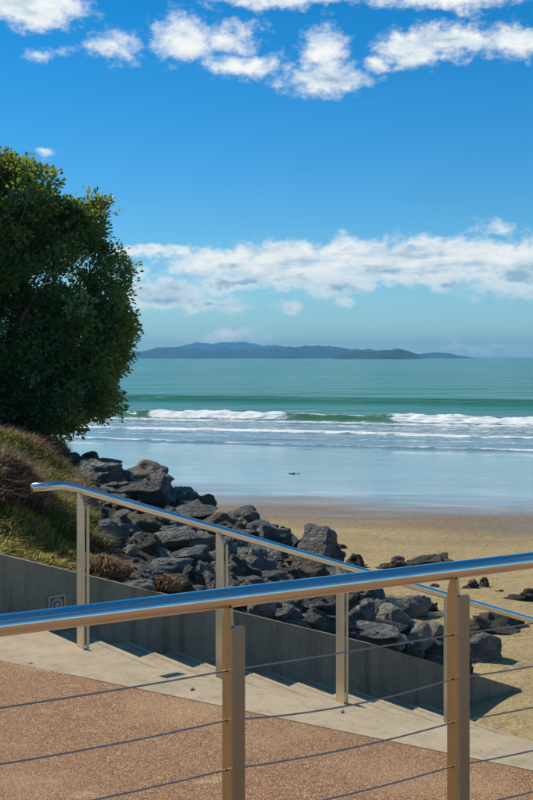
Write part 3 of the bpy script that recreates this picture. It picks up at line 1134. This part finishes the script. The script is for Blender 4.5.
# ------------------------------------------------------------------ scrub and grass on the bank
def blades(name, pts, lens, tint, lean, width, curl, label, cat, seed=1):
    r = np.random.default_rng(seed)
    n = len(pts)
    P = np.asarray(pts, float)
    ang = r.uniform(0, 6.283, n)
    dirv = np.stack([np.cos(ang), np.sin(ang)], 1) * r.uniform(0.15, 0.9, n)[:, None] + lean
    Ln = np.asarray(lens)[:, None]
    side = np.stack([-dirv[:, 1], dirv[:, 0]], 1)
    side /= np.linalg.norm(side, axis=1)[:, None] + 1e-6
    sw = side * width
    up = r.uniform(0.45, 1.0, n)
    z1 = up[:, None] * Ln * 0.55
    z2 = up[:, None] * Ln * (0.85 - curl * r.uniform(0, 1, n)[:, None])
    h1 = dirv * Ln * 0.32
    h2 = dirv * Ln * 0.95
    V = np.empty((n, 5, 3))
    V[:, 0, :2] = P[:, :2] - sw
    V[:, 1, :2] = P[:, :2] + sw
    V[:, 0, 2] = V[:, 1, 2] = P[:, 2] - 0.01
    V[:, 2, :2] = P[:, :2] + h1 - sw * 0.8
    V[:, 3, :2] = P[:, :2] + h1 + sw * 0.8
    V[:, 2, 2] = V[:, 3, 2] = P[:, 2] + z1[:, 0]
    V[:, 4, :2] = P[:, :2] + h2
    V[:, 4, 2] = P[:, 2] + z2[:, 0]
    b = (np.arange(n) * 5)[:, None]
    Fc = np.concatenate([b + np.array([0, 1, 3]), b + np.array([0, 3, 2]), b + np.array([2, 3, 4])])
    me = np_mesh(name, V.reshape(-1, 3), Fc, M_GRASS, True, {"tint": np.repeat(tint, 5)})
    o = link(bpy.data.objects.new(name, me))
    return tag(o, label, cat, kind="stuff")


def hump(x, y):
    """extra hummocks of matted scrub"""
    h = 0.16 * max(0.0, fbm(x * 1.3, y * 0.8, 9.1)) + 0.07 * fbm(x * 3.1, y * 2.2, 2.2)
    # rounded hummock at the left behind the wall
    d = ((x + 2.12) / 0.42) ** 2 + ((y - 8.7) / 0.7) ** 2
    h += 0.30 * math.exp(-d)
    d = ((x + 3.3) / 0.9) ** 2 + ((y - 12.0) / 1.6) ** 2
    h += 0.16 * math.exp(-d)
    return h


pts, lens, tint = [], [], []
rg = random.Random(5)
while len(pts) < 74000:
    y = 7.0 + 12.0 * rg.random() ** 1.5
    p = rg.uniform(-70, 165)
    x = (p - CX) / F * y
    rel = Vector((x, y, 0)) - W0
    l, m_ = rel.dot(U), rel.dot(MM)
    if m_ < WT - 0.03:
        continue
    # the scrub gives way to rock towards the right
    edge = np.interp(y, [7.0, 7.6, 8.2, 9.5, 12, 15, 19], [130, 134, 120, 95, 82, 62, 60]) + 16 * fbm(x * 1.7, y * 1.7, 5.5)
    if p > edge:
        continue
    zb = bank_z(x, y) + 0.07 * fbm(x * 1.1, y * 1.1, 3.3)
    if m_ < 0.9:
        t = max(0.0, min(1.0, (m_ - 0.1) / 0.8))
        zb = (wall_top(l) - 0.07) * (1 - t) + zb * t
    zb += hump(x, y) * min(1.0, m_ / 0.7)
    c = fbm(x * 0.9, y * 0.55, 7.7) + 0.35 * fbm(x * 3.3, y * 3.3, 1.0)
    near_wall = m_ < 0.95 + 0.25 * fbm(x * 2, y * 2, 4.4)
    if near_wall:
        t0 = 0.86 + 0.10 * rg.random() if rg.random() < 0.6 else (0.62 + .2 * rg.random() if rg.random() < 0.5 else 0.25 + 0.2 * rg.random())
        if p > 92:
            t0 = 0.25 + 0.25 * rg.random() if rg.random() < .8 else 0.8
        ln = rg.uniform(0.04, 0.11)
    elif c > 0.2 and not (p < 45 and 8.0 < y < 9.6):
        t0 = 0.55 + 0.22 * rg.random()
        if rg.random() < 0.15:
            t0 = 0.88
        ln = rg.uniform(0.07, 0.19)
    else:
        t0 = 0.06 + 0.36 * rg.random()
        ln = rg.uniform(0.10, 0.26)
    pts.append((x, y, zb - 0.02))
    lens.append(ln)
    tint.append(t0)
blades("scrub", pts, lens, tint, np.array([0.45, -0.15]), 0.0055, 0.45, "matted brown and green scrub covering the bank left of the rocks", "ground cover", 3)
# solid turf under the blades so that the hummocks have a body
xs = np.arange(-7.5, -0.9, 0.09)
ys = np.arange(6.9, 19.5, 0.11)
Xg, Yg, Fc = grid(xs, ys)
Zg = np.zeros_like(Xg)
keep = np.zeros(len(Xg), bool)
for i in range(len(Xg)):
    x, y = Xg[i], Yg[i]
    p = x / y * F + CX
    if p < -140 or p > 140:
        continue
    rel = Vector((x, y, 0)) - W0
    l, m_ = rel.dot(U), rel.dot(MM)
    edge = np.interp(y, [7.0, 7.6, 8.2, 9.5, 12, 15, 19], [130, 134, 120, 95, 82, 62, 60])
    zb = bank_z(x, y) + 0.07 * fbm(x * 1.1, y * 1.1, 3.3)
    if m_ < 0.9:
        t = max(0.0, min(1.0, (m_ - 0.1) / 0.8))
        zb = (wall_top(l) - 0.07) * (1 - t) + zb * t
    Zg[i] = zb + hump(x, y) * min(1.0, max(0, m_) / 0.7) - 0.015 + min(0, (edge - p) / 20) * 0.15
    keep[i] = m_ > WT - 0.02 and p < edge + 14
fk = keep[Fc].all(1)
me = np_mesh("turf", np.stack([Xg, Yg, Zg], 1), Fc[fk], M_SOIL, True)
tag(link(bpy.data.objects.new("turf", me)), "dark turf hummocks under the scrub", "turf", kind="structure")

# dry tufts in the gap at the wall top
pts, lens, tint = [], [], []
for (px, py, rr) in ((166, 592, 0.10), (158, 588, 0.07), (172, 595, 0.06), (110, 576, 0.12), (98, 571, 0.12), (115, 579, 0.08)):
    b = hit_ground(px, py, False)
    for k in range(900):
        a, q = rg.uniform(0, 6.283), rr * rg.random() ** 0.7
        x, y = b.x + q * math.cos(a) * 1.3, b.y + 0.08 + q * math.sin(a)
        if (Vector((x, y, 0)) - W0).dot(MM) < WT:
            continue
        pts.append((x, y, b.z + 0.02 + 0.35 * (rr - q) * 1.0))
        lens.append(rg.uniform(0.03, 0.10))
        tint.append(0.30 + 0.2 * rg.random())
blades("dry_scrub", pts, lens, tint, np.array([0.1, -0.1]), 0.004, 0.3, "pinkish brown dry tufts along the wall top", "ground cover", 6)


# driftwood stick in the scrub
def small_tube(name, path, r, mat, label, cat, seg=8):
    bm = bmesh.new()
    tube_bm(bm, path, r, seg)
    o = bm_obj(name, bm, mat, None, True)
    return tag(o, label, cat)


b = hit_ground(98, 549, False)
small_tube("stick", [(b.x - 0.14, b.y, b.z + 0.13), (b.x - .02, b.y + .02, b.z + 0.115), (b.x + 0.16, b.y + 0.03, b.z + 0.075)], 0.009, M_DRIFT, "pale dry stick lying in the scrub beside the first handrail post", "stick")

# ------------------------------------------------------------------ tree
tree_o = Vector((-3.75, 16.2, 0.45))
tree = empty("coastal_tree", tree_o)
tag(tree, "dense dark evergreen tree on the grassy bank", "tree")
TD_ = 16.0
SPX = TD_ / F
blobs = [(-4, 236, 58, 84), (52, 262, 54, 62), (84, 228, 23, 33), (60, 345, 72, 80), (98, 285, 32, 44), (102, 340, 25, 44), (34, 395, 74, 42),
         (-70, 300, 110, 140), (25, 205, 36, 50), (86, 390, 30, 34), (-70, 222, 80, 62), (-160, 300, 70, 110), (66, 425, 26, 16)]
BL = []
for (px, py, rx, ry) in blobs:
    BL.append(np.array([(px - CX) * SPX, TD_ + random.uniform(-.5, .5), EYE + (HY - py) * SPX, rx * SPX, min(rx, 95) * SPX * 1.05, ry * SPX]))
BL = np.array(BL)
BL[:, 3:] *= 0.94


def crown_field(P):
    """>0 inside; 0 on the surface of the union of lobes"""
    best = np.full(len(P), -9.0)
    for b in BL:
        d = np.sqrt((((P - b[:3]) / b[3:]) ** 2).sum(1))
        best = np.maximum(best, 1 - d)
    return best


lo = np.array([-8.2, TD_ - 2.2, 0.35])
hi = np.array([-1.6, TD_ + 2.0, 5.0])
NCL = 1400
S_ = []
while len(S_) < NCL:
    P = RNG.uniform(lo, hi, (3000, 3))
    f = crown_field(P)
    f = f + 0.28 * np.array([mnoise.fractal(Vector(p) * 2.0 + Vector((5, 5, 5)), 1.0, 2.0, 2) for p in P]) - 0.04
    nz = np.array([mnoise.fractal(Vector(p) * 1.15, 1.0, 2.0, 3) for p in P])
    ok = (f > 0.0) & (f < 0.30 + 0.25 * RNG.random(len(P))) & (nz > -0.26 - 0.12 * (f < 0.06))
    # thin where the crown only fills the unseen left side
    ok &= (P[:, 0] > -5.9) | (RNG.random(len(P)) < 0.15)
    ok &= (P[:, 0] > -4.9) | (RNG.random(len(P)) < 0.5)
    S_.extend(P[ok].tolist())
S_ = np.array(S_[:NCL])
NL = 16
SUB = 8
srep = np.repeat(np.arange(NCL), SUB)
sj = RNG.normal(0, 1, (len(srep), 3)) * np.array([0.080, 0.080, 0.058])
C = S_[srep] + sj
n = len(C)
cf = crown_field(C)
ctr = np.array([-3.9, TD_, 2.4])
outw = (C - ctr) / np.array([2.4, 2.2, 2.4])
outw /= np.linalg.norm(outw, axis=1)[:, None]
outw[:, 2] += 0.35
rep = np.repeat(np.arange(n), NL)
N = len(rep)
rad = 0.10 + 0.05 * RNG.random(n)
jit = RNG.normal(0, 1, (N, 3))
jit /= np.linalg.norm(jit, axis=1)[:, None]
sdir = sj / (np.linalg.norm(sj, axis=1)[:, None] + 1e-6)
axis = outw[rep] * 0.55 + sdir[rep] * 0.9 + jit * 0.6
axis /= np.linalg.norm(axis, axis=1)[:, None]
base = C[rep] + jit * (rad[rep] * RNG.random(N) ** 0.5)[:, None]
ln = RNG.uniform(0.048, 0.082, N)
wd = ln * RNG.uniform(0.26, 0.36, N)
side = np.cross(axis, RNG.normal(0, 1, (N, 3)) + np.array([0, 0, 0.8]))
side /= np.linalg.norm(side, axis=1)[:, None]
nor = np.cross(side, axis)
V = np.empty((N, 5, 3))
V[:, 0] = base
V[:, 1] = base + axis * (ln * 0.55)[:, None] + side * wd[:, None] + nor * (wd * 0.35)[:, None]
V[:, 2] = base + axis * ln[:, None] - nor * (ln * 0.10)[:, None]
V[:, 3] = base + axis * (ln * 0.55)[:, None] - side * wd[:, None] + nor * (wd * 0.35)[:, None]
V[:, 4] = base + axis * (ln * 0.5)[:, None]
bidx = (np.arange(N) * 5)[:, None]
Fc = np.concatenate([bidx + np.array(q) for q in ([0, 1, 4], [1, 2, 4], [2, 3, 4], [3, 0, 4])])
tint = np.clip(RNG.normal(0.42, 0.2, N) + 0.10 * RNG.normal(0, 1, n)[rep] + 0.20 * RNG.normal(0, 1, NCL)[srep][rep], 0, 1)
V -= np.array(tree_o)
me = np_mesh("crown", V.reshape(-1, 3), Fc, M_LEAF, True, {"tint": np.repeat(tint, 5)})
crown = link(bpy.data.objects.new("crown", me), tree)
crown["kind"] = "stuff"

# trunk and limbs
bm = bmesh.new()


def limb(bm, p0, p1, r0, r1, seg=8, bend=0.15, steps=5, rr=random.Random(2)):
    p0, p1 = Vector(p0), Vector(p1)
    off = Vector((rr.uniform(-1, 1), rr.uniform(-1, 1), rr.uniform(-.3, .6))) * (p1 - p0).length * bend
    rings = []
    d = (p1 - p0).normalized()
    a = d.orthogonal().normalized()
    b = d.cross(a)
    for i in range(steps + 1):
        t = i / steps
        c = p0.lerp(p1, t) + off * (4 * t * (1 - t))
        r = r0 + (r1 - r0) * t
        rings.append([bm.verts.new(c + a * r * math.cos(6.2832 * k / seg) + b * r * math.sin(6.2832 * k / seg)) for k in range(seg)])
    for i in range(steps):
        for k in range(seg):
            bm.faces.new((rings[i][k], rings[i][(k + 1) % seg], rings[i + 1][(k + 1) % seg], rings[i + 1][k]))
    bm.faces.new(rings[0][::-1])
    bm.faces.new(rings[-1])


z0 = -0.15
limb(bm, (0, 0, z0), (0.05, 0, 1.0), 0.20, 0.15, 12)
trunk = bm_obj("trunk", bm, M_BARK, tree, True)
rr = random.Random(9)
fork = (0.05, 0, 0.98)
for k in range(9):
    a = 6.283 * k / 9 + rr.uniform(-.3, .3)
    rad_ = rr.uniform(0.6, 1.1)
    tip = Vector((rad_ * math.cos(a), rad_ * math.sin(a), rr.uniform(1.3, 3.2)))
    bm = bmesh.new()
    limb(bm, fork, tip, 0.075, 0.03)
    for q in range(5):
        d = Vector((rr.uniform(-1, 1), rr.uniform(-1, 1), rr.uniform(-.3, .9)))
        limb(bm, Vector(fork).lerp(tip, rr.uniform(.5, 1)), tip + d * 0.75, 0.022, 0.007, 6)
    bm_obj("limb", bm, M_BARK, tree, True)
# fine twigs through the crown
pick = RNG.choice(len(C), 420, replace=False)
bm = bmesh.new()
for i in pick:
    p1 = Vector(C[i]) - tree_o
    p0 = p1 - Vector(outw[i]) * rr.uniform(0.3, 0.6) + Vector((rr.uniform(-.2, .2), rr.uniform(-.2, .2), -0.15))
    limb(bm, p0, p1, 0.008, 0.003, 4, 0.1, 2)
tw = bm_obj("twigs", bm, M_BARK, tree, False)
tw["kind"] = "stuff"

# ------------------------------------------------------------------ railings
def plate(bm, prof, thick, ax_t):
    """prof: list of Vector points of a flat outline, extruded by thick along ax_t"""
    a = [bm.verts.new(p - ax_t * thick * 0.5) for p in prof]
    b = [bm.verts.new(p + ax_t * thick * 0.5) for p in prof]
    bm.faces.new(a[::-1])
    bm.faces.new(b)
    n = len(prof)
    for i in range(n):
        j = (i + 1) % n
        bm.faces.new((a[i], a[j], b[j], b[i]))


def build_post(parent, foot, top_z, rail_r, ru, back, wid_t=0.046, wid_f=0.036, gap=0.042, name="post", rear=0.38, front=0.14, goff=0.0, mats=None):
    """foot: point on ground (in parent's frame); top_z: rail centre height; ru: along the rail (horizontal); back: horizontal, away from the viewer side"""
    Z = Vector((0, 0, 1))
    f = Vector((foot[0], foot[1], 0))
    zb, zt = foot[2], top_z - rail_r * 0.90
    zs = top_z - rail_r - gap
    hw = wid_t / 2
    prof = [f - back * hw + Z * zb, f + back * hw + Z * zb, f + back * hw + Z * zs]
    for k in range(1, 6):                       # rear edge curves in below the tube
        t = k / 5
        prof.append(f + back * (hw - rear * wid_t * t ** 1.7) + Z * (zs + (zt - zs) * t))
    prof.append(f - back * (hw - front * wid_t) + Z * zt)
    prof.append(f - back * hw + Z * (zs - 0.004))
    bm = bmesh.new()
    plate(bm, prof, 0.009, ru)
    bevel_all(bm, 0.0012, 1, 0.6)
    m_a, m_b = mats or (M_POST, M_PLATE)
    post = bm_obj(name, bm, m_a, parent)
    bm = bmesh.new()
    c = f - back * (hw + 0.0042) + ru * (wid_f * 0.5 - 0.0043 + goff)
    h2 = wid_f / 2
    rc = 0.007
    pr = [c - ru * h2 + Z * zb, c + ru * h2 + Z * zb]
    for k in range(5):
        a = math.pi / 2 * k / 4
        pr.append(c + ru * (h2 - rc + rc * math.cos(a)) + Z * (zs - rc + rc * math.sin(a)))
    for k in range(5):
        a = math.pi / 2 + math.pi / 2 * k / 4
        pr.append(c + ru * (-h2 + rc + rc * math.cos(a)) + Z * (zs - rc + rc * math.sin(a)))
    plate(bm, pr, 0.008, back)
    bevel_all(bm, 0.001, 1, 0.6)
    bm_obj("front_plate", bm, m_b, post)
    return post


# near guardrail
GR0 = Vector((-0.597, 2.487, 0))
GRU = Vector((0.8666, 0.4990, 0))
GRB = Vector((-0.4990, 0.8666, 0))
guard = empty("cable_guardrail", GR0)
tag(guard, "stainless steel guardrail with round top tube and thin wire cables across the paving", "railing")
RAIL_Z = 1.05
bm = bmesh.new()
tube_bm(bm, [GRU * s + Vector((0, 0, RAIL_Z)) for s in (-1.7, 0, 1.5, 3.2)], 0.0250, 40)
bm_obj("top_rail", bm, M_TUBE, guard, True)
POSTS = [-0.86, -0.143, 0.578, 1.298, 2.02, 2.74]
for s in POSTS:
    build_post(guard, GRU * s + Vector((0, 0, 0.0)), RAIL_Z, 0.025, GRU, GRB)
    bm = bmesh.new()
    c = GRU * s
    prism(bm, [c - GRU * .05 - GRB * .05, c + GRU * .05 - GRB * .05, c + GRU * .05 + GRB * .05, c - GRU * .05 + GRB * .05], 0.0, 0.010)
    bm_obj("base_plate", bm, M_POST, guard)
sags = {0: (.004, .001), 1: (.008, .021), 2: (.006, .012), 3: (.01, .010)}
for k in range(7):
    zc = RAIL_Z - 0.182 - 0.1235 * k
    bm = bmesh.new()
    path = []
    for i in range(len(POSTS) - 1):
        s0, s1 = POSTS[i], POSTS[i + 1]
        sg = sags.get(k, (.008, .008))[1 if i == 2 else 0]
        for q in range(12):
            t = q / 12
            path.append(GRU * (s0 + (s1 - s0) * t) + Vector((0, 0, zc - sg * 4 * t * (1 - t))))
    path.append(GRU * POSTS[-1] + Vector((0, 0, zc)))
    tube_bm(bm, path, 0.0024, 8)
    bm_obj("cable", bm, M_CABLE, guard, True)
    for s in POSTS:
        bm = bmesh.new()
        tube_bm(bm, [GRU * (s - 0.0056) + Vector((0, 0, zc)), GRU * (s + 0.0065) + Vector((0, 0, zc))], 0.0042, 10)
        bm_obj("cable_hole", bm, M_CABLE_HOLE, guard, True)

# stair handrail
hand = empty("stair_handrail", P1)
tag(hand, "stainless tube handrail on flat posts running down the steps to the beach", "handrail")
SLOPE = 0.332
R2 = 0.0245
zr = lambda L: 0.90 - SLOPE * L if L > -0.10 else 0.90 + SLOPE * 0.10
bm = bmesh.new()
path = [U * -0.30 + Vector((0, 0, zr(-0.3))), U * -0.16 + Vector((0, 0, zr(-.3))), U * -0.125 + Vector((0, 0, zr(-.3) - 0.001)), U * -0.10 + Vector((0, 0, zr(-.3) - 0.004)), U * -0.075 + Vector((0, 0, zr(-.3) - 0.012)), U * -0.03 + Vector((0, 0, zr(-0.03)))]
path += [U * L + Vector((0, 0, zr(L))) for L in (1.0, 2.0, 3.0, 4.0, 4.9)]
tube_bm(bm, path, R2, 32)
bm_obj("rail_tube", bm, M_TUBE, hand, True)
for L in (0.0, 0.955, 1.935, 2.965, 4.1):
    lw = (P1 + U * L - W0).dot(U)
    j = max(0, math.ceil((lw - L_TOP) / TREAD - 1e-6)) if lw > L_TOP else 0
    zf = max(-RISER * j, -1.35)
    fz = U * L + Vector((0, 0, zf - 0.01))
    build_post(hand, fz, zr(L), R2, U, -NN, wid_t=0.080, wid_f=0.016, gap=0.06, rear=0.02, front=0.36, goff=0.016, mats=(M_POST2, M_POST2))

# ------------------------------------------------------------------ small things
def dry_leaf(px, py, s, label):
    D = EYE * F / (py - HY)
    x = (px - CX) / F * D
    bm = bmesh.new()
    pr = [(-.5, 0, .1), (-.2, .22, .02), (.2, .2, .0), (.5, .02, .12), (.2, -.2, .06), (-.2, -.22, .12)]
    vs = [bm.verts.new(Vector(q) * s) for q in pr]
    c = bm.verts.new((0, 0, 0.0))
    for i in range(6):
        bm.faces.new((vs[i], vs[(i + 1) % 6], c))
    r = bmesh.ops.solidify(bm, geom=bm.faces[:], thickness=0.0015)
    o = bm_obj("fallen_leaf", bm, M_DRYLEAF)
    o.location = (x, D, 0.006)
    o.rotation_euler = (0, 0, random.uniform(0, 3))
    tag(o, label, "leaf")


dry_leaf(30, 663.5, 0.034, "small brown leaf fallen on the landing near the paving edge")
dry_leaf(192, 690.5, 0.042, "small brown leaf fallen on the concrete strip by the near post")
dry_leaf(342, 713, 0.034, "small brown leaf fallen at the foot of a handrail post")

# clump of weed on the wet sand
b = hit_ground(294, 474, True)
bm = bmesh.new()
rr = random.Random(4)
for k in range(16):
    a = rr.uniform(0, 6.283)
    r = rr.uniform(0.02, 0.17)
    p0 = Vector((r * math.cos(a) * 1.2, r * math.sin(a), 0.0))
    p1 = p0 + Vector((rr.uniform(-.12, .12), rr.uniform(-.08, .08), rr.uniform(.005, .045)))
    p2 = p1 + Vector((rr.uniform(-.1, .1), rr.uniform(-.06, .06), rr.uniform(-.05, .03)))
    tube_bm(bm, [p0, p1, p2], rr.uniform(.010, .022), 6)
weed = bm_obj("seaweed_clump", bm, M_WEED, None, True)
weed.location = (b.x, b.y, b.z + 0.005)
weed.scale = (0.7, 0.7, 0.6)
tag(weed, "small clump of seaweed washed up on the wet sand", "seaweed")

# ------------------------------------------------------------------ haze
bm = bmesh.new()
prism(bm, [(-7000, -300), (7000, -300), (7000, 10300), (-7000, 10300)], -12.0, 150.0)
mh = bpy.data.materials.new("sea_haze")
mh.use_nodes = True
nt = NT(mh.node_tree)
o_ = nt.new('ShaderNodeOutputMaterial')
pv = nt.new('ShaderNodeVolumePrincipled')
pv.inputs['Color'].default_value = (0.20, 0.64, 1.0, 1)
pv.inputs['Density'].default_value = 0.00014
nt.link(pv.outputs[0], o_.inputs['Volume'])
haze = bm_obj("haze", bm, mh)
tag(haze, "thin blue sea haze over the bay", "haze", kind="stuff")
